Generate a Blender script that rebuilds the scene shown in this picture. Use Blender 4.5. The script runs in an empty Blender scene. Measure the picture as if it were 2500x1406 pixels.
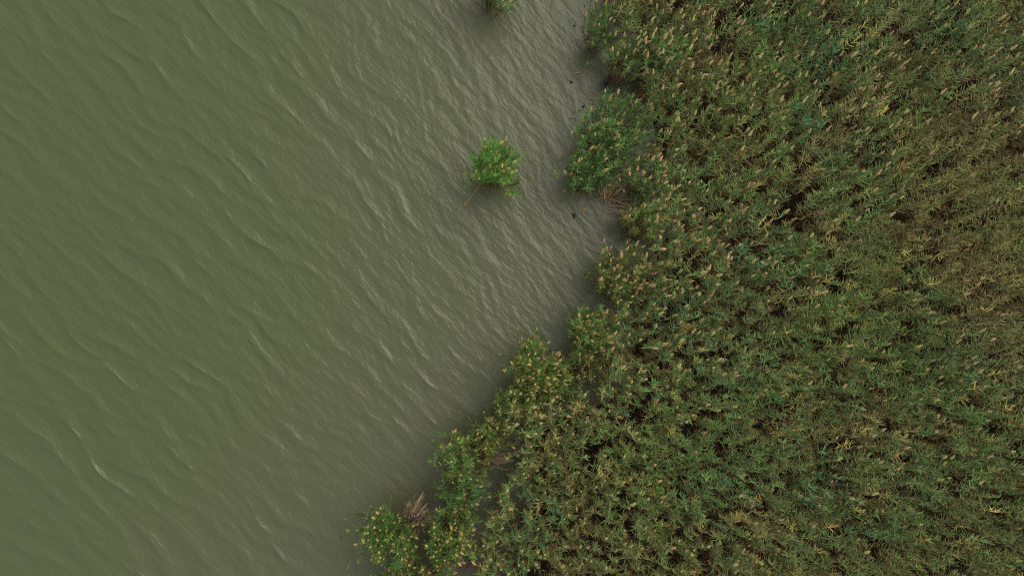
import bpy, math
import numpy as np
from mathutils import Vector

rng = np.random.default_rng(11)
R = math.radians
scene = bpy.context.scene
col = scene.collection

# ------------------------------------------------------------------ camera
H = 23.3                 # height of the drone above the water
K = 0.014                # metres per photograph pixel at water level
cam_d = bpy.data.cameras.new("camera")
cam_d.sensor_width = 36.0
cam_d.lens = 36.0 * H / (2500 * K)
cam_d.clip_end = 2000.0
cam = bpy.data.objects.new("camera", cam_d)
cam.location = (0, 0, H)
cam.rotation_euler = (0, 0, 0)
col.objects.link(cam)
scene.camera = cam

# ------------------------------------------------------------------ sky and sun
SUN_AZ = R(35)           # towards upper right, counted from +X
SUN_EL = R(51)
world = bpy.data.worlds.new("World")
scene.world = world
world.use_nodes = True
wn = world.node_tree
wn.nodes.clear()
sky = wn.nodes.new("ShaderNodeTexSky")
sky.sky_type = 'NISHITA'
sky.sun_disc = False
sky.sun_elevation = SUN_EL
sky.sun_rotation = math.pi / 2 - SUN_AZ
sky.air_density = 1.0
sky.dust_density = 6.0
sky.ozone_density = 1.0
hs = wn.nodes.new("ShaderNodeHueSaturation")
hs.inputs["Saturation"].default_value = 0.30
bg = wn.nodes.new("ShaderNodeBackground")
bg.inputs["Strength"].default_value = 0.13
wo = wn.nodes.new("ShaderNodeOutputWorld")
wn.links.new(sky.outputs[0], hs.inputs["Color"])
veil = wn.nodes.new("ShaderNodeMix"); veil.data_type = 'RGBA'      # an even layer of thin cloud
veil.inputs["Factor"].default_value = 0.62
# sunlit thin cloud scatters forward: brighter towards the sun, dimmer away from it
geo = wn.nodes.new("ShaderNodeTexCoord")
dot = wn.nodes.new("ShaderNodeVectorMath"); dot.operation = 'DOT_PRODUCT'
dot.inputs[1].default_value = (math.cos(SUN_EL) * math.cos(SUN_AZ), math.cos(SUN_EL) * math.sin(SUN_AZ), math.sin(SUN_EL))
wn.links.new(geo.outputs["Generated"], dot.inputs[0])
half = wn.nodes.new("ShaderNodeMath"); half.operation = 'MULTIPLY_ADD'; half.inputs[1].default_value = 0.5; half.inputs[2].default_value = 0.5
half.use_clamp = True
wn.links.new(dot.outputs["Value"], half.inputs[0])
phase = wn.nodes.new("ShaderNodeMath"); phase.operation = 'POWER'; phase.inputs[1].default_value = 4.0
wn.links.new(half.outputs[0], phase.inputs[0])
vcol = wn.nodes.new("ShaderNodeMix"); vcol.data_type = 'RGBA'
vcol.inputs[6].default_value = (4.2, 4.4, 4.8, 1)
vcol.inputs[7].default_value = (10.5, 10.2, 10.0, 1)
wn.links.new(phase.outputs[0], vcol.inputs["Factor"])
wn.links.new(vcol.outputs[2], veil.inputs[7])
wn.links.new(hs.outputs[0], veil.inputs[6])
wn.links.new(veil.outputs[2], bg.inputs["Color"])
wn.links.new(bg.outputs[0], wo.inputs["Surface"])

sun_d = bpy.data.lights.new("sun", 'SUN')
sun_d.energy = 2.1
sun_d.angle = R(58)
sun_d.color = (1.0, 0.90, 0.74)
sun = bpy.data.objects.new("sun", sun_d)
sdir = Vector((math.cos(SUN_EL) * math.cos(SUN_AZ), math.cos(SUN_EL) * math.sin(SUN_AZ), math.sin(SUN_EL)))
sun.rotation_euler = sdir.to_track_quat('Z', 'Y').to_euler()
sun.location = (0, 0, 40)
col.objects.link(sun)

vs = scene.view_settings
vs.view_transform = 'Standard'
vs.look = 'None'
vs.gamma = 1.0
vs.use_curve_mapping = False
vs.exposure = 0.4
scene.cycles.filter_width = 1.2
scene.cycles.use_denoising = False

# ------------------------------------------------------------------ helpers
def P(px, py, z=0.0):
    """photograph pixel -> world x, y on the level z"""
    s = K * (H - z) / H
    return (px - 1250.0) * s, (703.0 - py) * s

def to_px(x, y, z):
    s = K * (H - z) / H
    return x / s + 1250.0, 703.0 - y / s

WIND = np.array([0.45, 0.89])          # reeds lean this way
WIND_AZ = math.atan2(WIND[1], WIND[0])

def tag(o, label=None, cat=None, group=None, kind=None):
    if label: o["label"] = label
    if cat: o["category"] = cat
    if group: o["group"] = group
    if kind: o["kind"] = kind
    return o

def value_noise(x, y, scale, seed):
    """smooth numpy value noise in -1..1"""
    r = np.random.default_rng(seed)
    g = r.uniform(-1, 1, (256, 256))
    u = x / scale + 97.3; v = y / scale + 61.7
    i = np.floor(u).astype(int); j = np.floor(v).astype(int)
    fu = u - i; fv = v - j
    fu = fu * fu * (3 - 2 * fu); fv = fv * fv * (3 - 2 * fv)
    a = g[i % 256, j % 256]; b = g[(i + 1) % 256, j % 256]
    c = g[i % 256, (j + 1) % 256]; d = g[(i + 1) % 256, (j + 1) % 256]
    return (a * (1 - fu) + b * fu) * (1 - fv) + (c * (1 - fu) + d * fu) * fv

def smooth(e0, e1, x):
    t = np.clip((x - e0) / (e1 - e0), 0, 1)
    return t * t * (3 - 2 * t)

def seg_dist(px, py, ax, ay, bx, by):
    dx, dy = bx - ax, by - ay
    t = np.clip(((px - ax) * dx + (py - ay) * dy) / (dx * dx + dy * dy), 0, 1)
    return np.hypot(px - ax - t * dx, py - ay - t * dy)

def in_poly(px, py, poly):
    ins = np.zeros(px.shape, bool)
    n = len(poly)
    for a in range(n):
        x0, y0 = poly[a]; x1, y1 = poly[(a + 1) % n]
        if y0 == y1: continue
        c = ((y0 > py) != (y1 > py)) & (px < (x1 - x0) * (py - y0) / (y1 - y0) + x0)
        ins ^= c
    return ins

class Soup:
    """collects vertices, colours and faces (tri or quad) from numpy arrays"""
    def __init__(self):
        self.v = []; self.c = []; self.q = []; self.t = []; self.m = []; self.n = 0
    def add(self, verts, cols, quads=None, tris=None):
        verts = verts.reshape(-1, 3); cols = cols.reshape(-1, 3)
        if quads is not None and len(quads): self.q.append(quads.reshape(-1, 4) + self.n)
        if tris is not None and len(tris): self.t.append(tris.reshape(-1, 3) + self.n)
        self.v.append(verts); self.c.append(cols); self.n += len(verts)
    def mesh(self, name, material):
        v = np.concatenate(self.v).astype(np.float32)
        c = np.concatenate(self.c).astype(np.float32)
        q = np.concatenate(self.q) if self.q else np.zeros((0, 4), int)
        t = np.concatenate(self.t) if self.t else np.zeros((0, 3), int)
        me = bpy.data.meshes.new(name)
        me.vertices.add(len(v)); me.vertices.foreach_set("co", v.ravel())
        nl = q.size + t.size
        me.loops.add(nl)
        me.loops.foreach_set("vertex_index", np.concatenate([q.ravel(), t.ravel()]).astype(np.int32))
        me.polygons.add(len(q) + len(t))
        st = np.concatenate([np.arange(len(q)) * 4, q.size + np.arange(len(t)) * 3]).astype(np.int32)
        me.polygons.foreach_set("loop_start", st)
        at = me.attributes.new("Col", 'FLOAT_COLOR', 'POINT')
        at.data.foreach_set("color", np.concatenate([c, np.ones((len(c), 1), np.float32)], 1).ravel())
        me.update(calc_edges=True)
        me.validate()
        me.materials.append(material)
        return me

# ------------------------------------------------------------------ materials
def new_mat(name):
    m = bpy.data.materials.new(name)
    m.use_nodes = True
    nt = m.node_tree
    nt.nodes.clear()
    return m, nt, nt.nodes.new, nt.links.new

def leaf_material(name, rough, spec, transl):
    m, nt, N, L = new_mat(name)
    at = N("ShaderNodeAttribute"); at.attribute_name = "Col"
    oi = N("ShaderNodeObjectInfo")
    mul = N("ShaderNodeMix"); mul.data_type = 'RGBA'; mul.blend_type = 'MULTIPLY'
    mul.inputs["Factor"].default_value = 1.0
    L(at.outputs["Color"], mul.inputs[6]); L(oi.outputs["Color"], mul.inputs[7])
    p = N("ShaderNodeBsdfPrincipled")
    p.inputs["Roughness"].default_value = rough
    p.inputs["Specular IOR Level"].default_value = spec
    L(mul.outputs[2], p.inputs["Base Color"])
    tr = N("ShaderNodeBsdfTranslucent")
    L(mul.outputs[2], tr.inputs["Color"])
    mx = N("ShaderNodeMixShader"); mx.inputs[0].default_value = transl
    L(p.outputs[0], mx.inputs[1]); L(tr.outputs[0], mx.inputs[2])
    o = N("ShaderNodeOutputMaterial"); L(mx.outputs[0], o.inputs["Surface"])
    return m

M_LEAF = leaf_material("reed_leaf", 0.55, 0.12, 0.1)
M_STEM = leaf_material("reed_stem", 0.6, 0.25, 0.0)
M_PLUME = leaf_material("reed_plume", 0.85, 0.1, 0.3)

def water_material():
    m, nt, N, L = new_mat("murky_water")
    tc = N("ShaderNodeTexCoord")
    # silt clouds in the water body
    n1 = N("ShaderNodeTexNoise"); n1.inputs["Scale"].default_value = 0.10; n1.inputs["Detail"].default_value = 4
    L(tc.outputs["Object"], n1.inputs["Vector"])
    at = N("ShaderNodeAttribute"); at.attribute_name = "silt"
    add = N("ShaderNodeMath"); add.operation = 'MULTIPLY_ADD'
    add.inputs[1].default_value = 0.5; L(n1.outputs["Fac"], add.inputs[0]); L(at.outputs["Fac"], add.inputs[2])
    ramp = N("ShaderNodeValToRGB")
    ramp.color_ramp.elements[0].position = 0.15; ramp.color_ramp.elements[0].color = (0.049, 0.063, 0.024, 1)
    ramp.color_ramp.elements[1].position = 1.15; ramp.color_ramp.elements[1].color = (0.055, 0.062, 0.032, 1)
    L(add.outputs[0], ramp.inputs[0])
    # small ripples
    def ripple(rot, sx, sy, scale, detail):
        m0 = N("ShaderNodeMapping"); m0.inputs["Rotation"].default_value = (0, 0, rot)
        L(tc.outputs["Object"], m0.inputs["Vector"])
        mp = N("ShaderNodeMapping"); mp.inputs["Scale"].default_value = (sx, sy, 1)
        L(m0.outputs[0], mp.inputs["Vector"])
        n = N("ShaderNodeTexNoise"); n.inputs["Scale"].default_value = scale
        n.inputs["Detail"].default_value = detail; n.inputs["Roughness"].default_value = 0.62
        L(mp.outputs[0], n.inputs["Vector"])
        return n
    r1 = ripple(R(-30), 1.0, 0.34, 8.0, 3)
    r2 = ripple(R(-44), 1.0, 0.34, 3.4, 4)
    calm = N("ShaderNodeAttribute"); calm.attribute_name = "calm"
    b1 = N("ShaderNodeBump"); b1.inputs["Distance"].default_value = 0.010
    L(r1.outputs["Fac"], b1.inputs["Height"]); L(calm.outputs["Fac"], b1.inputs["Strength"])
    b2 = N("ShaderNodeBump"); b2.inputs["Distance"].default_value = 0.055
    L(r2.outputs["Fac"], b2.inputs["Height"]); L(calm.outputs["Fac"], b2.inputs["Strength"])
    L(b1.outputs[0], b2.inputs["Normal"])
    p = N("ShaderNodeBsdfPrincipled")
    L(ramp.outputs[0], p.inputs["Base Color"])
    p.inputs["Roughness"].default_value = 0.19
    p.inputs["IOR"].default_value = 1.33
    L(b2.outputs[0], p.inputs["Normal"])
    o = N("ShaderNodeOutputMaterial"); L(p.outputs[0], o.inputs["Surface"])
    return m

# ------------------------------------------------------------------ water
# waterline (photograph pixels) used to calm the waves towards the reeds
SHORE = np.array([(1455, -700), (1455, 0), (1450, 90), (1470, 200), (1400, 300), (1400, 440), (1500, 520), (1470, 640),
                  (1420, 760), (1380, 860), (1250, 880), (1230, 1000), (1100, 1090), (1040, 1210), (900, 1270), (890, 1406), (870, 2100)], float)
sx, sy = [], []
for a, b in SHORE:
    x, y = P(a, b); sx.append(x); sy.append(y)
sx = np.array(sx)[::-1]; sy = np.array(sy)[::-1]

def shore_gap(x, y):
    """roughly how far to the left of the reeds (metres, negative inside them)"""
    return (np.interp(y, sy, sx) - x) * 0.75

def build_water():
    def axis(lo, hi, step):
        core = np.arange(lo, hi + 1e-6, step)
        out = np.array([0.3, 0.9, 2, 4, 8, 16, 35, 80, 180, 420, 900])
        return np.concatenate([lo - out[::-1], core, hi + out])
    ax = axis(-20.5, 6.5, 0.055); ay = axis(-12.5, 12.5, 0.055)
    X, Y = np.meshgrid(ax, ay, indexing='ij')
    gap = shore_gap(X, Y)
    edge = smooth(15.5, 12.8, np.abs(X + 7)) * smooth(14, 12, np.abs(Y))
    amp = (0.12 + 0.88 * smooth(-0.3, 1.8, gap)) * edge
    wB = smooth(-13, 1, X + 0.15 * Y)
    r = np.random.default_rng(5)
    Z = np.zeros_like(X); DX = np.zeros_like(X); DY = np.zeros_like(X)
    # gentle warp so that the wave trains do not read as pure sines
    WX = X + 0.35 * value_noise(X, Y, 2.2, 3) + 0.12 * value_noise(X, Y, 0.9, 4)
    WY = Y + 0.35 * value_noise(X, Y, 2.4, 5) + 0.12 * value_noise(X, Y, 0.8, 6)
    for grp, (n, lo, hi, ang, spread, s) in enumerate([(40, 0.34, 1.25, 50, 10, 0.0235), (40, 0.27, 0.85, 32, 9, 0.016)]):
        w = (1 - wB) if grp == 0 else wB
        w = np.sqrt(w) * amp
        for i in range(n):
            lam = lo * (hi / lo) ** r.uniform()
            th = R(ang + r.normal(0, spread))
            k = 2 * math.pi / lam
            a = s * lam / (2 * math.pi) * r.uniform(0.5, 1.5)
            ph = k * (WX * math.cos(th) + WY * math.sin(th)) + r.uniform(0, 6.283)
            sn = np.sin(ph)
            Z += w * a * np.cos(ph)
            DX -= w * a * 2.5 * math.cos(th) * sn
            DY -= w * a * 2.5 * math.sin(th) * sn
    V = np.stack([X + DX, Y + DY, Z], -1).reshape(-1, 3).astype(np.float32)
    nx, ny = X.shape
    idx = np.arange(nx * ny).reshape(nx, ny)
    Q = np.stack([idx[:-1, :-1], idx[1:, :-1], idx[1:, 1:], idx[:-1, 1:]], -1).reshape(-1, 4)
    me = bpy.data.meshes.new("lake_water")
    me.vertices.add(len(V)); me.vertices.foreach_set("co", V.ravel())
    me.loops.add(Q.size); me.loops.foreach_set("vertex_index", Q.ravel().astype(np.int32))
    me.polygons.add(len(Q)); me.polygons.foreach_set("loop_start", (np.arange(len(Q)) * 4).astype(np.int32))
    me.update(calc_edges=True)
    me.polygons.foreach_set("use_smooth", np.ones(len(Q), bool))
    a1 = me.attributes.new("silt", 'FLOAT', 'POINT')
    a1.data.foreach_set("value", (0.75 * smooth(13, 0.5, gap)).astype(np.float32).ravel())
    a2 = me.attributes.new("calm", 'FLOAT', 'POINT')
    a2.data.foreach_set("value", (0.25 + 0.75 * smooth(-0.5, 1.6, gap)).astype(np.float32).ravel())
    me.materials.append(water_material())
    o = bpy.data.objects.new("lake_water", me)
    col.objects.link(o)
    tag(o, "murky olive green lake water with small wind waves", kind="structure")

build_water()

# ------------------------------------------------------------------ rotting litter under the reeds
def build_litter():
    edge = [(1540, -700), (1540, 0), (1560, 90), (1625, 190), (1620, 330), (1660, 420), (1650, 500), (1630, 600), (1590, 720),
            (1545, 800), (1560, 900), (1480, 980), (1330, 1020), (1275, 1080), (1280, 1200), (1250, 1320), (1240, 1420), (1235, 2100)]
    e = np.array([P(a, b) for a, b in edge])[::-1]
    ys = np.arange(-18, 18.01, 0.12)
    xl = np.interp(ys, e[:, 1], e[:, 0]) * 0.90
    xl = xl + 0.30 * value_noise(ys, ys * 0, 0.7, 51) + 0.12 * value_noise(ys, ys * 0, 0.25, 52)
    us = np.concatenate([[0, 0.02, 0.06], np.linspace(0.1, 1, 90) ** 1.2])
    X = xl[:, None] + (27 - xl[:, None]) * us[None, :]
    Y = np.repeat(ys[:, None], len(us), 1)
    Z = 0.035 + 0.05 * smooth(0, 0.08, us)[None, :] + 0.02 * value_noise(X, Y, 0.5, 53) * smooth(0, .05, us)[None, :]
    Z[:, 0] = -0.05
    V = np.stack([X, Y, Z], -1).reshape(-1, 3)
    a, b = X.shape
    idx = np.arange(a * b).reshape(a, b)
    Q = np.stack([idx[:-1, :-1], idx[:-1, 1:], idx[1:, 1:], idx[1:, :-1]], -1).reshape(-1, 4)
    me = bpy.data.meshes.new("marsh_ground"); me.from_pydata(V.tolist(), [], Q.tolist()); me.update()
    m, nt, N, L = new_mat("rotting_litter")
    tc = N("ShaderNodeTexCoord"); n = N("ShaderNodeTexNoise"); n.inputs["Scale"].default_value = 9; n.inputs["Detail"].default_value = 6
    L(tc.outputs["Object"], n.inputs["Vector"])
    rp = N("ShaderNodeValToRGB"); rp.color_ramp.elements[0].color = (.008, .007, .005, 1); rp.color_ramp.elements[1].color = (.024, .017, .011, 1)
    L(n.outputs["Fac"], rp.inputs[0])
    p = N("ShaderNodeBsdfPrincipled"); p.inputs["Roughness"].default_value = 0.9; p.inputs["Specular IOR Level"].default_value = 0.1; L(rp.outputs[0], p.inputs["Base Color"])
    bp = N("ShaderNodeBump"); bp.inputs["Distance"].default_value = 0.05; L(n.outputs["Fac"], bp.inputs["Height"]); L(bp.outputs[0], p.inputs["Normal"])
    o = N("ShaderNodeOutputMaterial"); L(p.outputs[0], o.inputs["Surface"])
    me.materials.append(m)
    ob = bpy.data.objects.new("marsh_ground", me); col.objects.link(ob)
    tag(ob, "dark rotting litter on the marsh ground under the reeds", kind="structure")

build_litter()

# ------------------------------------------------------------------ reeds: vectorised shoots
GREEN_A = np.array([0.072, 0.138, 0.032])
GREEN_B = np.array([0.038, 0.110, 0.045])      # bluish
OLIVE = np.array([0.145, 0.142, 0.048])
YELLOW = np.array([0.330, 0.275, 0.080])
BROWN = np.array([0.125, 0.085, 0.042])
RUST = np.array([0.120, 0.060, 0.028])
TAN = np.array([0.470, 0.375, 0.175])

def blades(soup, base, az, el, length, width, droop, colr, r, lee=0.0):
    """curved leaf blades: base (n,3), el = angle above the horizon at the root"""
    n = len(base)
    S = np.array([0.0, 0.45, 1.0])
    pts = np.zeros((n, 3, 3)); pts[:, 0] = base
    for k in range(1, 3):
        e = el - droop * (S[k] + S[k - 1]) / 2
        d = np.stack([np.cos(e) * np.cos(az), np.cos(e) * np.sin(az), np.sin(e)], -1)
        d[:, 0] += lee * WIND[0] * S[k]; d[:, 1] += lee * WIND[1] * S[k]
        d /= np.linalg.norm(d, axis=1, keepdims=True)
        pts[:, k] = pts[:, k - 1] + d * (length * (S[k] - S[k - 1]))[:, None]
    roll = r.normal(0, 0.45, n)
    side = np.stack([-np.sin(az) * np.cos(roll), np.cos(az) * np.cos(roll), np.sin(roll)], -1)
    V = np.zeros((n, 5, 3))
    for k, w in ((0, 0.6), (1, 1.0)):
        off = side * (width * 0.5 * w)[:, None]
        V[:, 2 * k] = pts[:, k] - off; V[:, 2 * k + 1] = pts[:, k] + off
    V[:, 4] = pts[:, 2]
    b = (np.arange(n) * 5)[:, None]
    C = np.repeat(colr[:, None, :], 5, 1)
    C[:, 4] = C[:, 4] * 0.68 + YELLOW * 0.32          # yellow tips, sunlit highlight painted into the leaf colour
    soup.add(V, C, b + np.array([[0, 1, 3, 2]]), b + np.array([[2, 3, 4]]))

def stem_tubes(soup, base, h, lean, rad, c0, c1, segs=2):
    n = len(base)
    rings = []
    cols = []
    for k in range(segs + 1):
        t = k / segs
        p = base.copy()
        p[:, :2] += lean * (t * t)
        p[:, 2] += h * t
        for j in range(3):
            an = j * 2.0944
            q = p.copy(); rr = rad * (1 - 0.6 * t)
            q[:, 0] += math.cos(an) * rr; q[:, 1] += math.sin(an) * rr
            rings.append(q); cols.append(c0 * (1 - t) + c1 * t)
    V = np.stack(rings, 1); C = np.stack(cols, 1)
    m = V.shape[1]
    b = (np.arange(n) * m)[:, None]
    qs = []
    for k in range(segs):
        for j in range(3):
            j2 = (j + 1) % 3
            qs.append(b + np.array([[3 * k + j, 3 * k + j2, 3 * k + 3 + j2, 3 * k + 3 + j]]))
    soup.add(V, C, np.concatenate(qs))

def plumes(soup, tip, axis, length, spread, colr, r, nb=22):
    """feathery seed heads: kite shaped sprays along a nodding axis"""
    n = len(tip)
    ref = np.tile(np.array([0.31, -0.2, 0.93]), (n, 1))
    u = np.cross(axis, ref); u /= np.linalg.norm(u, axis=1, keepdims=True)
    w = np.cross(axis, u)
    for k in range(nb):
        t = (k / (nb - 1)) ** 0.9
        an = k * 2.39996 + r.uniform(-0.5, 0.5, n)
        rad = (np.cos(an)[:, None] * u + np.sin(an)[:, None] * w)
        p0 = tip + axis * (length * (0.72 * t))[:, None]
        f = (1 - 0.72 * t)
        out = spread * f * r.uniform(0.7, 1.25, n)
        p3 = p0 + rad * out[:, None] + axis * (length * 0.30 * (0.5 + 0.5 * f))[:, None]
        p3[:, :2] += WIND * (length * 0.18)[:, None]
        p3[:, 2] -= 0.02
        mid = p0 * 0.45 + p3 * 0.55
        tang = np.cross(p3 - p0, np.tile([0.13, 0.21, 0.97], (n, 1)))
        tang /= np.linalg.norm(tang, axis=1, keepdims=True) + 1e-9
        hw = (0.0095 * (0.6 + 0.6 * f)) * r.uniform(0.7, 1.3, n)
        V = np.stack([p0, mid - tang * hw[:, None], p3, mid + tang * hw[:, None]], 1)
        b = (np.arange(n) * 4)[:, None]
        cc = colr * r.uniform(0.8, 1.15, n)[:, None]
        soup.add(V, np.repeat(cc[:, None, :], 4, 1), b + np.array([[0, 1, 2, 3]]))

def shoots(sets, base, h, lean, blue, brown, yellow, plume, r, nl=21, vigor=None):
    """sets: dict of Soups (stem, leaf, plume). All arrays per shoot."""
    n = len(base)
    if vigor is None: vigor = np.ones(n)
    green = GREEN_A * (1 - blue[:, None]) + GREEN_B * blue[:, None]
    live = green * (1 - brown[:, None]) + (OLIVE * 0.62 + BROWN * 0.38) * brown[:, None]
    live = live * (1 - yellow[:, None]) + YELLOW * yellow[:, None]
    live = live * np.clip(r.normal(1.0, 0.34, n), 0.4, 2.0)[:, None]
    stem_top = OLIVE * 0.8 * np.ones((n, 1))
    stem_tubes(sets["stem"], base, h, lean, np.full(n, 0.008), np.tile(RUST * 1.1, (n, 1)), stem_top)
    phase = r.uniform(0, 6.283, n)
    for j in range(nl):
        f = (j + 0.5) / nl
        t = np.clip(0.70 + 0.295 * f ** 0.75 + r.normal(0, 0.015, n), 0.3, 0.995)
        p = base.copy(); p[:, :2] += lean * (t * t)[:, None]; p[:, 2] += h * t
        # two-ranked leaves that the wind swings to the lee side
        az = phase + j * math.pi + r.normal(0, 0.55, n)
        dv = np.stack([np.cos(az), np.sin(az)], -1) + WIND * 0.55
        az = np.arctan2(dv[:, 1], dv[:, 0])
        el = R(20) + R(52) * f ** 1.4 + r.normal(0, 0.17, n)
        ln = (0.175 + 0.10 * math.sin(math.pi * min(1.0, f * 1.1))) * (1 - 0.30 * f ** 3) * r.uniform(0.75, 1.2, n) * vigor
        wd = 0.0215 * r.uniform(0.75, 1.25, n)
        dr = R(34) * (1.15 - 0.6 * f) * r.uniform(0.3, 1.7, n)
        v = r.uniform(0.72, 1.3, n)[:, None]
        c = live * v
        dead = (r.uniform(0, 1, n) < (0.02 + 0.12 * (1 - f) ** 2 + 0.18 * brown))[:, None]
        c = np.where(dead, BROWN * r.uniform(0.7, 1.5, n)[:, None], c)
        yl = (r.uniform(0, 1, n) < 0.02 + 0.03 * f)[:, None]
        c = np.where(yl, c * 0.45 + YELLOW * 0.55, c)
        blades(sets["leaf"], p, az, el, ln, wd, dr, c, r, lee=0.38)
    # withered lower leaves
    for j in range(3):
        t = r.uniform(0.3, 0.68, n)
        p = base.copy(); p[:, :2] += lean * (t * t)[:, None]; p[:, 2] += h * t
        az = r.uniform(0, 6.283, n)
        c = (RUST * 0.6 + BROWN * 0.4) * r.uniform(0.6, 1.4, n)[:, None]
        blades(sets["leaf"], p, az, R(25) + r.normal(0, .3, n), r.uniform(0.2, 0.34, n), np.full(n, 0.018), R(70) * r.uniform(0.6, 1.5, n), c, r)
    k = np.where(plume > 0)[0]
    if len(k):
        tip = base[k].copy(); tip[:, :2] += lean[k]; tip[:, 2] += h[k] - 0.02
        ax = np.stack([2 * lean[k, 0], 2 * lean[k, 1], h[k]], -1)
        ax[:, :2] += WIND * 0.75 + r.normal(0, 0.3, (len(k), 2))
        ax /= np.linalg.norm(ax, axis=1, keepdims=True)
        cc = TAN * r.uniform(0.62, 1.18, len(k))[:, None] * (1 + r.normal(0, 0.06, (len(k), 3)))
        L = r.uniform(0.15, 0.31, len(k)) * plume[k]
        plumes(sets["plume"], tip, ax, L, L * 0.2, cc, r)

# ------------------------------------------------------------------ where the reeds grow (photograph pixels of the canopy)
BED0 = [(1500, -600), (1500, -20), (1515, 60), (1575, 105), (1610, 170), (1610, 240), (1600, 330), (1650, 400), (1660, 470),
       (1620, 500), (1610, 560), (1630, 610), (1600, 700), (1540, 750), (1510, 830), (1530, 900), (1490, 955), (1400, 985),
       (1275, 990), (1245, 1040), (1255, 1090), (1265, 1140), (1210, 1220), (1186, 1300), (1166, 1406), (1165, 1900), (3700, 1900), (3700, -600)]
BED = [(x - (34 if 0 <= y <= 1000 else 0), y) if x < 3000 else (x, y) for x, y in BED0]
HOLES = [(1970, 690, 26, 22), (1865, 1045, 32, 28), (2130, 1345, 34, 26), (2195, 525, 38, 26), (2310, 525, 60, 22), (2400, 385, 25, 18),
         (1700, 385, 34, 20), (1660, 870, 40, 26), (2265, 285, 26, 14), (1935, 1185, 28, 18), (2270, 1075, 60, 14), (2200, 1200, 50, 14),
         (1560, 1010, 34, 20), (1700, 690, 30, 16), (2080, 300, 30, 20), (1260, 1265, 22, 26), (2335, 760, 24, 20), (2420, 1050, 34, 14),
         (2040, 490, 26, 16), (1900, 580, 24, 14), (1480, 1080, 20, 14), (2480, 360, 30, 20), (2050, 240, 30, 14), (1760, 130, 40, 18), (1558, 866, 44, 22)]
BROWN_STRIPS = [(2130, 230, 1950, 430, 45), (1800, 110, 1700, 160, 30), (2250, 560, 2440, 700, 90), (2330, 640, 2460, 840, 80),
                (1990, 540, 2100, 640, 50), (1880, 740, 1980, 720, 40), (2130, 1020, 2000, 1080, 40), (1780, 1250, 1900, 1290, 40)]
BLUE_SPOTS = [(1960, 290, 70), (2030, 380, 60), (2010, 120, 80), (2120, 600, 45), (1300, 1270, 110), (1720, 1250, 90), (2000, 1190, 80),
              (1650, 760, 90), (2330, 40, 90), (1830, 620, 60), (2160, 1300, 70)]

def fields(px, py, x, y):
    brown = 0.16 + 0.20 * value_noise(x, y, 3.1, 21) + 0.16 * value_noise(x, y, 1.3, 22) + 0.15 * np.random.default_rng(5).normal(0, 1, x.shape) + 0.20 * smooth(1900, 2450, px) * smooth(1150, 800, py)
    for ax, ay, bx, by, rr in BROWN_STRIPS:
        brown = brown + 0.32 * smooth(rr, rr * 0.3, seg_dist(px, py, ax, ay, bx, by))
    blue = 0.35 + 0.28 * value_noise(x, y, 2.6, 23) + 0.2 * value_noise(x, y, 0.9, 24) + 0.22 * np.random.default_rng(6).normal(0, 1, x.shape)
    for ax, ay, rr in BLUE_SPOTS:
        k = smooth(rr, rr * 0.3, np.hypot(px - ax, py - ay))
        blue = blue + 0.35 * k; brown = brown - 0.25 * k
    return np.clip(blue, 0, 1), np.clip(brown, 0, 0.95)

def bed_positions():
    r = np.random.default_rng(77)
    # an upper storey of well spaced leafy tops over a lower, shaded one
    x0, x1, y0, y1 = -2.5, 20.5, -13.0, 13.0
    cell = 0.27
    gx, gy = np.meshgrid(np.arange(x0, x1, cell), np.arange(y0, y1, cell))
    bx = (gx + r.uniform(-.48, .48, gx.shape) * cell).ravel(); by = (gy + r.uniform(-.48, .48, gy.shape) * cell).ravel()
    nt = len(bx)
    nu = int((x1 - x0) * (y1 - y0) * 15)
    bx = np.concatenate([bx, r.uniform(x0, x1, nu)]); by = np.concatenate([by, r.uniform(y0, y1, nu)])
    n = len(bx)
    low = np.arange(n) >= nt
    hn = lambda x, y: 0.26 * value_noise(x, y, 2.1, 31) + 0.34 * value_noise(x, y, 0.95, 32)
    h = 2.42 + hn(bx, by) + r.normal(0, 0.13, n) - np.where(low, r.uniform(0.2, 0.6, n), 0)
    e = 0.05
    lean = -np.stack([hn(bx + e, by) - hn(bx - e, by), hn(bx, by + e) - hn(bx, by - e)], -1) / (2 * e) * 0.30
    lean = lean + WIND * (0.34 + 0.14 * value_noise(bx, by, 1.7, 33))[:, None] + r.normal(0, 0.10, (n, 2))
    tx = bx + lean[:, 0] * 0.8; ty = by + lean[:, 1] * 0.8
    px, py = to_px(tx, ty, h * 0.88)
    keep = in_poly(px, py, BED)
    for ax, ay, ra, rb in HOLES:
        d = np.hypot((px - ax) / (ra * .62), (py - ay) / (rb * .62))
        h = h - 0.55 * smooth(1.9, 0.9, d)
        keep &= d > 0.95 + r.normal(0, 0.12, n)
    thin = value_noise(bx, by, 1.15, 35) + 0.5 * value_noise(bx, by, 0.55, 36)
    keep &= ~((thin < -1.0) & (r.uniform(0, 1, n) < 0.75))
    k = np.where(keep)[0]
    return bx[k], by[k], h[k], lean[k], px[k], py[k]

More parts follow.
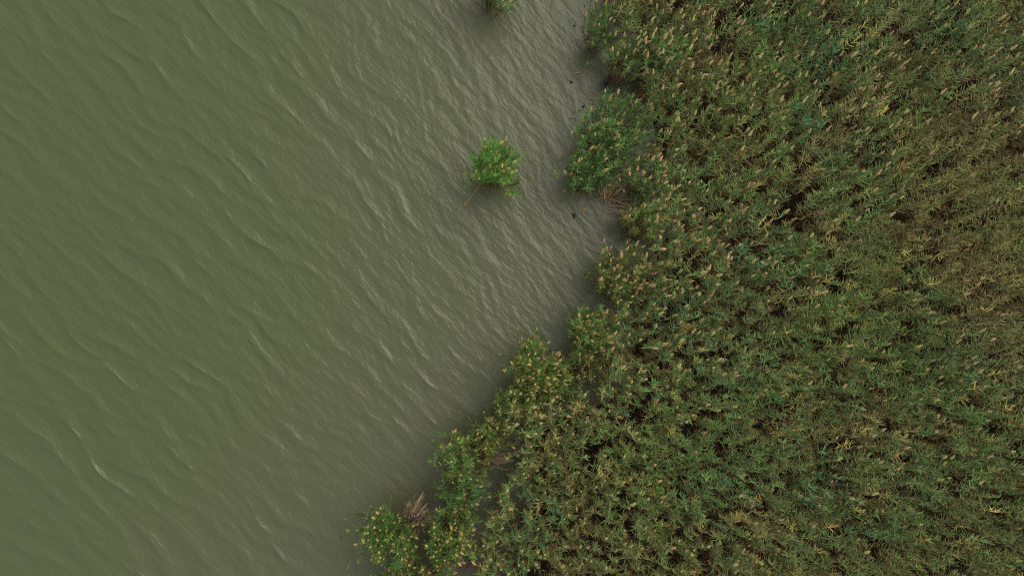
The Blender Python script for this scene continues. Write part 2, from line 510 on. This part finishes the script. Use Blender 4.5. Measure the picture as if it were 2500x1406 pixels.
def build_bed():
    r = np.random.default_rng(78)
    bx, by, h, lean, px, py = bed_positions()
    n = len(bx)
    blue, brown = fields(px, py, bx, by)
    brown = np.clip(brown + np.where(h < 2.1, 0.35, 0.0), 0, 0.95)      # overtopped reeds browned: withering, plus shade of the hollows put into the colour
    yellow = np.where(r.uniform(0, 1, n) < 0.05, r.uniform(0.3, 0.9, n), 0.0)
    prob = 0.10 + 0.20 * smooth(420, 60, px - np.interp(py, [0, 300, 600, 1000, 1406], [1480, 1500, 1550, 1300, 1150])) \
        + 0.12 * smooth(500, 100, py) + 0.14 * value_noise(bx, by, 1.9, 41)
    prob = np.where(h < 2.2, prob * 0.3, prob * 1.9)
    plume = np.where(r.uniform(0, 1, n) < prob, r.uniform(0.75, 1.1, n), 0.0)
    # the reeds along the front with plumes become single things, the rest is the mass
    front = px - np.interp(py, [p[1] for p in BED[1:25]], [p[0] for p in BED[1:25]])
    vis = (px > 1150) & (px < 2460) & (py > 30) & (py < 1390) & (plume > 0)
    order = np.argsort(np.where(vis, front - 60 * (h - 2.4), 1e9))[:300]
    single = np.zeros(n, bool); single[order] = True
    m = ~single
    S = dict(stem=Soup(), leaf=Soup(), plume=Soup())
    base = np.stack([bx, by, np.full(n, -0.03)], -1)
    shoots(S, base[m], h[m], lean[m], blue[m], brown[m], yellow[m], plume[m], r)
    out = {}
    root = bpy.data.objects.new("reed_bed_foliage", S["leaf"].mesh("reed_bed_foliage", M_LEAF))
    col.objects.link(root)
    tag(root, "dense green and brown reed bed filling the shore beside the lake", kind="stuff")
    for nm, key, mt in (("reed_stems", "stem", M_STEM), ("reed_plumes", "plume", M_PLUME)):
        o = bpy.data.objects.new(nm, S[key].mesh(nm, mt))
        o.parent = root; col.objects.link(o); o["kind"] = "stuff"
    print("bed shoots", m.sum())
    return [(base[i], h[i], lean[i], blue[i], brown[i]) for i in order]

# ------------------------------------------------------------------ prototypes shared by single reeds and clumps
def make_protos(count, seed, blue, brown, plume):
    """count shoots about 2.4 m tall, upright apart from the wind's bend"""
    out = []
    for i in range(count):
        r = np.random.default_rng(seed + i)
        S = dict(stem=Soup(), leaf=Soup(), plume=Soup())
        lean = (WIND * 0.16 + r.normal(0, 0.05, 2))[None]
        shoots(S, np.zeros((1, 3)), np.array([2.4]), lean, np.array([blue + r.uniform(-.25, .25)]).clip(0, 1),
               np.array([brown + r.uniform(-.12, .12)]).clip(0, 1), np.array([0.0]), np.array([1.0 if plume else 0.0]), r, nl=21)
        out.append((S["stem"].mesh("reed_stem", M_STEM), S["leaf"].mesh("reed_foliage", M_LEAF),
                    S["plume"].mesh("reed_plume", M_PLUME) if plume else None))
    return out

PROTO = {
    "plumed": make_protos(8, 100, 0.45, 0.15, True),
    "leafy": make_protos(8, 200, 0.45, 0.12, False),
    "olive_plumed": make_protos(6, 300, 0.15, 0.55, True),
    "olive_leafy": make_protos(6, 400, 0.15, 0.55, False),
}

def put_reed(name, proto, parent, loc, rot, scale, tint, ptint=(1, 1, 1)):
    s = bpy.data.objects.new(name, proto[0]); col.objects.link(s)
    s.parent = parent; s.location = loc; s.rotation_euler = rot; s.scale = (scale,) * 3
    s.color = (*tint, 1)
    f = bpy.data.objects.new("foliage", proto[1]); f.parent = s; col.objects.link(f); f.color = (*tint, 1); f["kind"] = "stuff"
    if proto[2]:
        p = bpy.data.objects.new("plume", proto[2]); p.parent = s; col.objects.link(p); p.color = (*ptint, 1)
    return s

def tilt_euler(lx, ly, h):
    """rotation that tips an upright reed so that its tip moves by (lx, ly)"""
    return (math.atan2(-ly, h), math.atan2(lx, h), 0.0)

def clump(name, label, cpx, cpy, rpx, n, plume_share, olive, tint, ptint, h0, group, seed, basef=0.5, spread=1.0, aspect=1.0, ang=0.0):
    r = np.random.default_rng(seed)
    X, Y = P(cpx, cpy, h0 * 0.85)
    X -= WIND[0] * 0.36; Y -= WIND[1] * 0.36
    root = bpy.data.objects.new(name, None); root.location = (X, Y, 0); root.empty_display_size = 0.3
    col.objects.link(root)
    tag(root, label, "reeds", group)
    rad = rpx * K * 1.0
    n = int(n * (1.6 if cpy > 1040 else 1.4))
    for i in range(n):
        q = math.sqrt((i + 0.5) / n); a = i * 2.39996 + r.uniform(-.4, .4)
        q *= 1 + 0.24 * math.sin(2 * a + seed) + 0.18 * math.sin(3 * a + 2.3 * seed) + 0.12 * math.sin(7 * a + seed * .7)
        ux, uy = q * math.cos(a) * aspect, q * math.sin(a) / aspect
        ux, uy = ux * math.cos(ang) - uy * math.sin(ang), ux * math.sin(ang) + uy * math.cos(ang)
        ux += r.normal(0, .06); uy += r.normal(0, .06)
        h = h0 * r.uniform(0.72, 1.1) * (1.0 - 0.13 * q * q)
        bx, by = ux * rad * basef, uy * rad * basef
        lf = (1.0 - basef) * spread * rad
        lx = ux * lf + WIND[0] * .24 + r.normal(0, .07); ly = uy * lf + WIND[1] * .24 + r.normal(0, .07)
        key = ("olive_" if r.uniform() < olive else "") + ("plumed" if r.uniform() < plume_share else "leafy")
        pr = PROTO[key][r.integers(len(PROTO[key]))]
        e = tilt_euler(lx, ly, h)
        v = r.uniform(0.5, 1.1)
        t = [c * v * r.uniform(0.94, 1.06) for c in tint]
        pv = r.uniform(0.8, 1.15)
        put_reed("reed", pr, root, (bx, by, -0.03), (e[0], e[1], r.normal(0, 0.5)), h / 2.4, t, [c * pv for c in ptint])
    return root

front = build_bed()
GRP = "reed clumps along the waterline"
W1 = (1, 1, 1)
CL = [
 # name, label, x, y, r, n, plumes, olive, leaf tint, plume tint, height, spread, aspect, angle
 ("isolated", "bright green reed clump standing alone in open water", 1212, 394, 50, 110, .26, .02, (1.1, 1.5, .85), (1.05, 1, .85), 2.3, 1.3, 1, 0),
 ("edge", "reed clump in open water cut off by the top edge of the picture", 1205, -70, 52, 65, .4, .0, (.9, 1.2, .8), W1, 2.3, 1.2, 1.1, 0),
 ("top", "small tufted reed clump at the top of the shoreline beside the dark reflection", 1468, 46, 42, 42, .35, .1, (.95, 1.1, .95), W1, 2.2, 1.1, 1, 0),
 ("upper", "plumed reed clump above the dark inlet near the top of the shore", 1535, 118, 42, 45, .5, .15, (1, 1.08, .9), W1, 2.4, 1, 1, 0),
 ("upperb", "leafy reed clump right of the dark inlet, backed by brown stems", 1625, 118, 52, 60, .45, .1, (.95, 1.05, 1), W1, 2.5, 1, 1.1, 0),
 ("big", "large leafy green reed clump bulging into the water beside the isolated clump", 1500, 320, 98, 175, .33, .08, (.9, 1.12, .88), (.95, .88, .7), 2.4, 1, .9, 0),
 ("bigl", "lower green lobe of reeds hanging over a fan of brown straw", 1440, 408, 46, 55, .28, .05, (.88, 1.15, .95), (1, .9, .75), 2.2, 1.2, 1, 0),
 ("pink", "reed clump with large pinkish plumes behind the straw fan", 1588, 428, 56, 70, .6, .1, (.85, 1.0, .95), (1.15, 1.0, .95), 2.4, 1.1, 1.1, -.4),
 ("yellow", "yellow green reed clump at the head of the grey cove", 1580, 530, 50, 55, .3, .45, (1.25, 1.3, .9), W1, 2.2, 1.1, 1.2, -.3),
 ("tan", "broad reed clump covered in tan plumes on the shore midway down", 1530, 672, 72, 115, .62, .45, (1.0, 1.1, .9), (1.08, 1.0, .9), 2.4, 1, 1, 0),
 ("mid", "reed clump with spiky yellowed leaves jutting left above the narrow inlet", 1448, 802, 52, 70, .4, .25, (1.1, 1.25, .9), (1.05, .95, .75), 2.3, 1.1, 1.05, 0),
 ("round", "round dome of reeds dotted with pale plumes below the narrow inlet", 1312, 912, 74, 120, .6, .25, (1.0, 1.2, .8), (1.08, .95, .75), 2.4, 1.1, .92, .5),
 ("dull", "dull olive reed clump right of the round plumed dome", 1450, 893, 54, 65, .3, .75, (.95, 1, .85), (.85, .75, .6), 2.1, 1.1, 1.1, 0),
 ("fronta", "loose green reed clump in front of rust coloured fallen stems", 1125, 1120, 56, 70, .3, .3, (1.1, 1.25, .95), W1, 2.2, 1.2, 1, 0),
 ("frontb", "green reed clump above the mauve dry stalks, left of the dark channel", 1130, 1195, 50, 58, .22, .1, (.95, 1.15, .95), W1, 2.1, 1.2, 1.2, .2),
 ("tip", "farthest reed clump down the shore, tan plumed, beside mauve dry stalks", 945, 1316, 60, 95, .6, .1, (.85, 1.1, .75), (1.1, .98, .78), 2.4, 1.25, 1, 0),
 ("tipb", "tan plumed reed clump between the mauve stalks and the dark channel", 1100, 1320, 54, 85, .62, .3, (.95, 1.1, .8), (1.1, .98, .78), 2.4, 1.1, 1, 0),
 ("low", "reed clump with tan plumes cut off by the bottom edge of the picture", 1010, 1432, 80, 110, .62, .3, (.95, 1.1, .8), (1.1, .98, .78), 2.4, 1.1, 1.3, 0),
 ("fill", "small reed tuft wedged between the two green clumps and the tan plumed one", 1122, 1256, 30, 30, .4, .3, (1.0, 1.1, .85), W1, 2.1, 1.1, 1, 0),
 ("filld", "low olive tuft at the left side of the sloping reed strip", 1172, 1082, 34, 34, .3, .5, (1.1, 1.1, .8), W1, 2.0, 1.1, 1.2, .5),
 ("fille", "reed tuft filling the bank right under the round plumed dome", 1262, 985, 44, 50, .5, .3, (1.0, 1.15, .85), W1, 2.3, 1.1, 1.2, 0),
 ("fillf", "reed tuft between the round plumed dome and the dull olive clump", 1385, 945, 46, 52, .4, .45, (.95, 1.05, .85), W1, 2.2, 1.1, 1.1, 0),
 ("slope", "yellow tinged reed strip sloping down beside the rust coloured stems", 1215, 1058, 48, 50, .35, .4, (1.1, 1.15, .85), W1, 2.2, 1, 1.3, .5),
]
for i, (nm, lab, x, y, rp, n, ps, ol, tint, pt, h0, sp, asp, an) in enumerate(CL):
    clump("reed_clump", lab, x, y, rp, n, ps, ol, tint, pt, h0, GRP, 900 + i, 0.36 if i == 0 else (0.55 if rp > 65 else 0.45), sp, asp, an)

SHORT = dict(top="the topmost shoreline clump", upper="the plumed clump over the dark inlet", upperb="the leafy clump beside the dark inlet",
             big="the large green clump", bigl="the ochre straw fan", pink="the clump with pinkish plumes", yellow="the yellow green clump by the cove",
             tan="the broad tan plumed clump", mid="the clump with yellowed leaves", round="the round plumed dome", dull="the dull olive clump",
             fronta="the rust coloured stems", frontb="the dark channel head", tip="the farthest clump", tipb="the lower dark channel",
             fill="the small wedged tuft", filld="the low olive tuft", fille="the tuft under the round dome", fillf="the tuft by the round dome",
             low="the clump at the bottom edge", slope="the sloping reed strip")
# single reeds along the front of the bed
r = np.random.default_rng(321)
for b, h, lean, blue, brown in front:
    key = "olive_plumed" if brown > 0.5 else "plumed"
    pr = PROTO[key][r.integers(len(PROTO[key]))]
    e = tilt_euler(lean[0] - WIND[0] * .16, lean[1] - WIND[1] * .16, h)
    v = r.uniform(0.8, 1.15)
    o = put_reed("tall_reed", pr, None, tuple(b), (e[0], e[1], r.normal(0, .5)), h / 2.4, (v, v * 1.02, v * r.uniform(.85, 1.1)), (v, v, v))
    qx, qy = to_px(b[0] + lean[0], b[1] + lean[1], h)
    near = min(CL, key=lambda c: math.hypot(c[2] - qx, c[3] - qy) if c[0] not in ("isolated", "edge") else 1e9)
    where = ("above" if near[3] - qy > 45 else "below" if qy - near[3] > 45 else "right of") + " " + SHORT[near[0]]
    tag(o, "tan plumed reed in the bed, " + where, "reed", "plumed reeds of the bed " + where)

# slender reeds leaning out over the water
def lone(label, bpx, bpy_, tpx, tpy, h, seed, key="leafy", tint=(1.1, 1.3, 1.0), group="lone reeds leaning over the water"):
    r = np.random.default_rng(seed)
    bx, by = P(bpx, bpy_); tx, ty = P(tpx, tpy, h)
    L = math.sqrt((tx - bx) ** 2 + (ty - by) ** 2 + h * h)
    e = Vector((tx - bx - WIND[0] * .16, ty - by - WIND[1] * .16, h)).to_track_quat('Z', 'Y').to_euler()
    pr = PROTO[key][r.integers(len(PROTO[key]))]
    o = put_reed("leaning_reed", pr, None, (bx, by, -0.03), e, L / 2.4, tint, (1, .9, .7))
    tag(o, label, "reed", group)

lone("leafy reed leaning right out of the isolated clump", 1222, 425, 1268, 415, 1.6, 1)
lone("reed drooping low over the water below right of the isolated clump", 1225, 430, 1262, 462, 0.9, 2)
lone("reed drooping just under the right side of the isolated clump", 1225, 428, 1270, 440, 1.2, 3)
lone("pale reed tip leaning out upper right of the isolated clump", 1220, 420, 1272, 378, 1.8, 4)
lone("reed lying over the water at the lower left of the large green clump", 1460, 435, 1415, 462, 0.8, 5)
lone("reed poking out of the water left of the topmost shoreline clump", 1440, 75, 1414, 60, 0.7, 6, "olive_leafy", (1.4, 1.3, .8))
lone("reed rising at the upper left of the large green clump", 1430, 262, 1412, 262, 1.3, 7)
lone("thin reed standing in the water left of the cut off bottom clump", 905, 1345, 880, 1352, 1.3, 8, "olive_plumed")
lone("reed leaning left over the water above the sloping reed strip", 1190, 1055, 1180, 1025, 1.0, 9)
lone("reed leaning up left from the clump before the rust stems", 1095, 1120, 1075, 1088, 1.8, 10)
lone("small reed in the grey water inside the dark inlet", 1530, 185, 1545, 190, 1.4, 11)
lone("thin reed in the dark channel beside the tan plumed clump", 1185, 1270, 1200, 1295, 1.7, 12)

# ------------------------------------------------------------------ dry stalks
def stalk_mesh(seed, length, bend, rad, c):
    r = np.random.default_rng(seed)
    S = Soup()
    n = 7
    pts = []
    for k in range(n):
        t = k / (n - 1)
        pts.append((bend * length * (t * t) + 0.01 * r.normal(), 0.012 * r.normal(), length * t * (1 - 0.25 * abs(bend) * t)))
    V = []; C = []
    for k, p in enumerate(pts):
        rr = rad * (1 - 0.55 * k / (n - 1))
        for j in range(4):
            V.append((p[0] + math.cos(j * 1.5708) * rr, p[1] + math.sin(j * 1.5708) * rr, p[2])); C.append(c * (0.85 + 0.3 * (k / (n - 1))))
    Q = [[4 * k + j, 4 * k + (j + 1) % 4, 4 * k + 4 + (j + 1) % 4, 4 * k + 4 + j] for k in range(n - 1) for j in range(4)]
    S.add(np.array(V), np.array(C), np.array(Q))
    return S.mesh("dry_stalk", M_STEM)

STALK = [stalk_mesh(500 + i, 1.0, 0.08 + 0.05 * i, 0.0085, np.array([0.33, 0.265, 0.185])) for i in range(6)]

def straw(label, bpx, bpy_, tpx, tpy, h, n, base_w, fan, tint, seed, length=None):
    """a fan of dry stalks from a base to tips around (tpx, tpy, h)"""
    r = np.random.default_rng(seed)
    bx, by = P(bpx, bpy_, 0.1); tx, ty = P(tpx, tpy, h)
    root = bpy.data.objects.new("dry_stalk_tuft", None); root.location = (bx, by, 0); root.empty_display_size = 0.2
    col.objects.link(root)
    tag(root, label, "dry stalks", "tufts of dry dead reed stalks at the waterline")
    d = np.array([tx - bx, ty - by]); px_ = np.array([-d[1], d[0]]) / np.hypot(*d)
    for i in range(n):
        u = r.uniform(-1, 1)
        b = px_ * base_w * u * K + r.normal(0, 0.05, 2)
        s = r.uniform(0.65, 1.15)
        t = d * s + px_ * fan * K * (u * 0.7 + r.normal(0, .35))
        v = Vector((t[0] - b[0], t[1] - b[1], max(0.03, h * s * r.uniform(0.6, 1.2))))
        o = bpy.data.objects.new("stalk", STALK[r.integers(6)]); col.objects.link(o)
        o.parent = root; o.location = (b[0], b[1], 0.0)
        q = v.to_track_quat('Z', 'X'); o.rotation_euler = q.to_euler()
        w = r.uniform(0.8, 1.5)
        o.scale = (w, w, v.length)
        k = r.uniform(0.35, 1.5)
        o.color = (tint[0] * k, tint[1] * k, tint[2] * k, 1)

straw("fan of mauve grey dry stalks beside the farthest tan plumed clump", 998, 1282, 1036, 1222, 2.1, 95, 16, 36, (1.6, 1.48, 1.5), 1)
straw("flat tuft of mauve dry stalks just below the larger mauve fan", 1004, 1292, 1048, 1270, 1.6, 34, 10, 14, (1.45, 1.35, 1.38), 2)
straw("rust coloured dry stalks bent right behind the loose green clump", 1165, 1128, 1240, 1098, 1.7, 80, 18, 36, (1.3, 1.11, 0.97), 3)
straw("upright fan of ochre brown straw below the large green clump", 1482, 486, 1500, 432, 1.4, 34, 8, 44, (1.9, 1.65, 1.34), 4)
straw("tangle of brown straw lying right of the ochre straw fan", 1490, 485, 1545, 440, .5, 22, 10, 44, (1.64, 1.45, 1.28), 5)
straw("reddish flattened stalks at the water edge above the grey cove", 1482, 492, 1570, 500, .3, 20, 16, 44, (1.48, 1.21, 1.1), 6)
straw("pale grey thin stalks across the narrow inlet", 1345, 890, 1388, 862, .5, 16, 14, 16, (1.36, 1.33, 1.33), 7)
straw("dark brown stalks under the cut off bottom clump", 985, 1392, 1000, 1345, .7, 40, 12, 18, (0.88, 0.77, 0.71), 8)
straw("brown stalks at the lower end of the dark channel", 1130, 1390, 1165, 1345, .7, 34, 14, 20, (0.97, 0.83, 0.78), 9)
straw("russet stalks in the gap behind the clump with yellowed leaves", 1500, 872, 1560, 860, .8, 50, 20, 40, (0.9, 0.77, 0.68), 10)
straw("brown stalks showing behind the leafy clump right of the dark inlet", 1640, 150, 1745, 120, 1.2, 60, 40, 40, (0.91, 0.79, 0.69), 11)
straw("few thin stalks standing in water at the foot of the upper plumed clump", 1485, 190, 1488, 140, 1.2, 8, 6, 8, (1.19, 0.97, 0.89), 12)

def laid(label, x0, y0, x1, y1, z1, tint, seed, group="single dry stalks over the water"):
    bx, by = P(x0, y0); tx, ty = P(x1, y1, z1)
    v = Vector((tx - bx, ty - by, z1))
    o = bpy.data.objects.new("dry_stalk", STALK[seed % 2]); col.objects.link(o)
    o.location = (bx, by, 0.02); o.rotation_euler = v.to_track_quat('Z', 'X').to_euler(); o.scale = (.8, .8, v.length)
    o.color = (*tint, 1)
    tag(o, label, "dry stalk", group)

laid("ochre stalk slanting down left from the isolated clump", 1177, 446, 1138, 498, .15, (1.7, 1.35, .75), 0)
laid("thin ochre stalk slanting down right from the isolated clump", 1218, 437, 1243, 460, .3, (1.6, 1.2, .6), 1)
laid("thin pale stalk lying across the grey cove", 1545, 540, 1478, 502, .25, (1.3, 1.25, 1.0), 2)
laid("pale stalk poking up left from the farthest tan plumed clump", 908, 1262, 882, 1240, .5, (1.8, 1.6, 1.4), 3)
laid("tall thin stalk standing up from the farthest tan plumed clump", 948, 1258, 958, 1203, 1.0, (1.4, 1.1, .9), 4)
laid("thin stalk pointing up from the mauve fan", 985, 1250, 998, 1215, .8, (1.4, 1.1, .9), 5)
laid("thin stalk sticking out left of the tan plumed shore clump", 1465, 645, 1436, 632, .4, (1.4, 1.3, 1.2), 6)
laid("thin stalk leaning left from the large green clump", 1428, 305, 1392, 294, .6, (1.2, 1.1, .8), 7)
laid("short stalk pointing left at the topmost shoreline clump", 1436, 36, 1402, 36, .2, (1.0, .8, .7), 8)

# ------------------------------------------------------------------ floating bits
def floating_plume(label, px, py, ang, size, tint):
    S = Soup(); r = np.random.default_rng(int(px))
    ax = np.array([[math.cos(ang), math.sin(ang), 0.08]]); ax /= np.linalg.norm(ax)
    plumes(S, np.zeros((1, 3)), ax, np.array([size]), np.array([size * .34]), TAN[None] * np.array([tint]), r, 16)
    o = bpy.data.objects.new("floating_plume", S.mesh("floating_plume", M_PLUME)); col.objects.link(o)
    x, y = P(px, py); o.location = (x, y, 0.05)
    tag(o, label, "plume", "loose plumes on the water")

floating_plume("yellow plume hanging over the water below the large green clump", 1440, 468, R(-100), .3, (1.1, .9, .6))
floating_plume("small pale plume floating beside the dark speck in the cove", 1420, 517, R(20), .22, (1.0, .85, .6))
floating_plume("tiny plume floating nearest the head of the grey cove", 1469, 538, R(60), .14, (.9, .8, .6))
floating_plume("plume at the end of the ochre stalk", 1139, 497, R(-130), .2, (1.1, .85, .5))

m_deb, nt, N, L = new_mat("wet_debris")
pb = N("ShaderNodeBsdfPrincipled"); pb.inputs["Roughness"].default_value = 0.5
nz = N("ShaderNodeTexNoise"); nz.inputs["Scale"].default_value = 12
rp = N("ShaderNodeValToRGB"); rp.color_ramp.elements[0].color = (.012, .011, .014, 1); rp.color_ramp.elements[1].color = (.05, .042, .04, 1)
L(nz.outputs["Fac"], rp.inputs[0]); L(rp.outputs[0], pb.inputs["Base Color"])
oo = N("ShaderNodeOutputMaterial"); L(pb.outputs[0], oo.inputs["Surface"])

def debris(label, px, py, w, l, ang, seed):
    """a sodden scrap of rotten reed breaking the surface"""
    r = np.random.default_rng(seed)
    nu, nv = 14, 5
    V = []; F = []
    for j in range(nv + 1):
        for i in range(nu):
            a = i / nu * 6.2832; q = j / nv
            rr = 0.75 * q * (1 + 0.35 * math.sin(3 * a + seed) + 0.25 * r.normal() * q)
            x = math.cos(a) * rr * l / 2; y = math.sin(a) * rr * w / 2
            V.append((x * math.cos(ang) - y * math.sin(ang), x * math.sin(ang) + y * math.cos(ang), 0.05 * (1 - q ** 2) + 0.012 * r.normal() - 0.03 * (q > .9)))
    for j in range(nv):
        for i in range(nu):
            i2 = (i + 1) % nu
            F.append((j * nu + i, j * nu + i2, (j + 1) * nu + i2, (j + 1) * nu + i))
    me = bpy.data.meshes.new("floating_debris"); me.from_pydata(V, [], F); me.update(); me.materials.append(m_deb)
    o = bpy.data.objects.new("floating_debris", me); col.objects.link(o)
    x, y = P(px, py); o.location = (x, y, 0.015)
    tag(o, label, "debris", "dark scraps of rotten reed in the water")

debris("dark sodden scrap alone in the water left of the grey cove", 1401, 527, .16, .30, R(-65), 3)
debris("dark scrap at the water edge by the upper inlet reeds", 1477, 204, .22, .32, R(10), 4)
debris("small dark scrap in open water left of the upper inlet", 1394, 201, .08, .18, R(-50), 5)
debris("tiny dark scrap left of the topmost shoreline clump", 1402, 64, .07, .10, R(0), 6)
debris("black scrap at the foot of the ochre straw fan", 1457, 481, .12, .2, R(40), 7)
debris("dark scrap off the top left of the large green clump", 1424, 261, .10, .16, R(30), 8)

# ------------------------------------------------------------------ ragged fringe: stubs, leaning reeds and dead leaves in the shallows
def near_short(qx, qy):
    c = min(CL, key=lambda c: math.hypot(c[2] - qx, c[3] - qy) / (c[4] + 20))
    return {"isolated": "the isolated clump", "edge": "the clump at the top edge"}.get(c[0]) or SHORT[c[0]]

r = np.random.default_rng(4242)
def shore_point(t):
    k = np.concatenate([[0], np.cumsum(np.hypot(*np.diff(SHORE[1:-1], axis=0).T))])
    d = t * k[-1]
    return np.interp(d, k, SHORE[1:-1, 0]), np.interp(d, k, SHORE[1:-1, 1])

for i in range(70):                      # broken stubs
    x, y = shore_point(r.uniform(0, 1)); x += r.normal(8, 16); y += r.normal(0, 12)
    bx, by = P(x, y)
    o = bpy.data.objects.new("reed_stub", STALK[r.integers(6)]); col.objects.link(o)
    o.location = (bx, by, -0.02)
    v = Vector((r.normal(-.15, .3), r.normal(.1, .3), r.uniform(.3, 1.0))); o.rotation_euler = v.to_track_quat('Z', 'X').to_euler()
    o.scale = (.8, .8, r.uniform(.3, .8)); k = r.uniform(.3, 1.1); o.color = (k, k * .9, k * .75, 1)
    tag(o, "broken reed stub in the shallows by " + near_short(x, y), "reed stub", "broken stubs by " + near_short(x, y))
for i in range(34):                      # slender reeds leaning out
    x, y = shore_point(r.uniform(0.02, 1)); x += r.normal(24, 12); y += r.normal(0, 12)
    h = r.uniform(.8, 1.9)
    lone("slender green reed leaning over the water by " + near_short(x, y), x, y, x * 1.0 + (x - 1250) * .06 + r.normal(-24, 16), y + (y - 703) * .06 - 8 + r.normal(0, 18), h, 700 + i,
         ("leafy", "plumed", "olive_leafy")[r.integers(3)], tuple(np.array([.95, 1.1, .85]) * r.uniform(.7, 1.15)), "slender reeds leaning out by " + near_short(x, y))
LEAF = []
for i in range(4):
    S = Soup(); q = np.random.default_rng(60 + i)
    blades(S, np.zeros((1, 3)), np.array([0.0]), np.array([.12]), np.array([.26]), np.array([.03]), np.array([.25]), (OLIVE * .8 + TAN * .4)[None], q)
    LEAF.append(S.mesh("floating_leaf", M_LEAF))
for i in range(46):                      # dead leaves on the surface
    x, y = shore_point(r.uniform(0, 1)); x -= abs(r.normal(0, 34)); y += r.normal(0, 14)
    bx, by = P(x, y)
    o = bpy.data.objects.new("floating_leaf", LEAF[i % 4]); col.objects.link(o)
    o.location = (bx, by, 0.03); o.rotation_euler = (0, 0, r.uniform(0, 6.28)); o.scale = (r.uniform(.6, 1.2),) * 3
    k = r.uniform(.25, .9); o.color = (k, k, k * .9, 1)
    tag(o, "dead reed leaf floating by " + near_short(x, y), "leaf", "dead leaves floating by " + near_short(x, y))
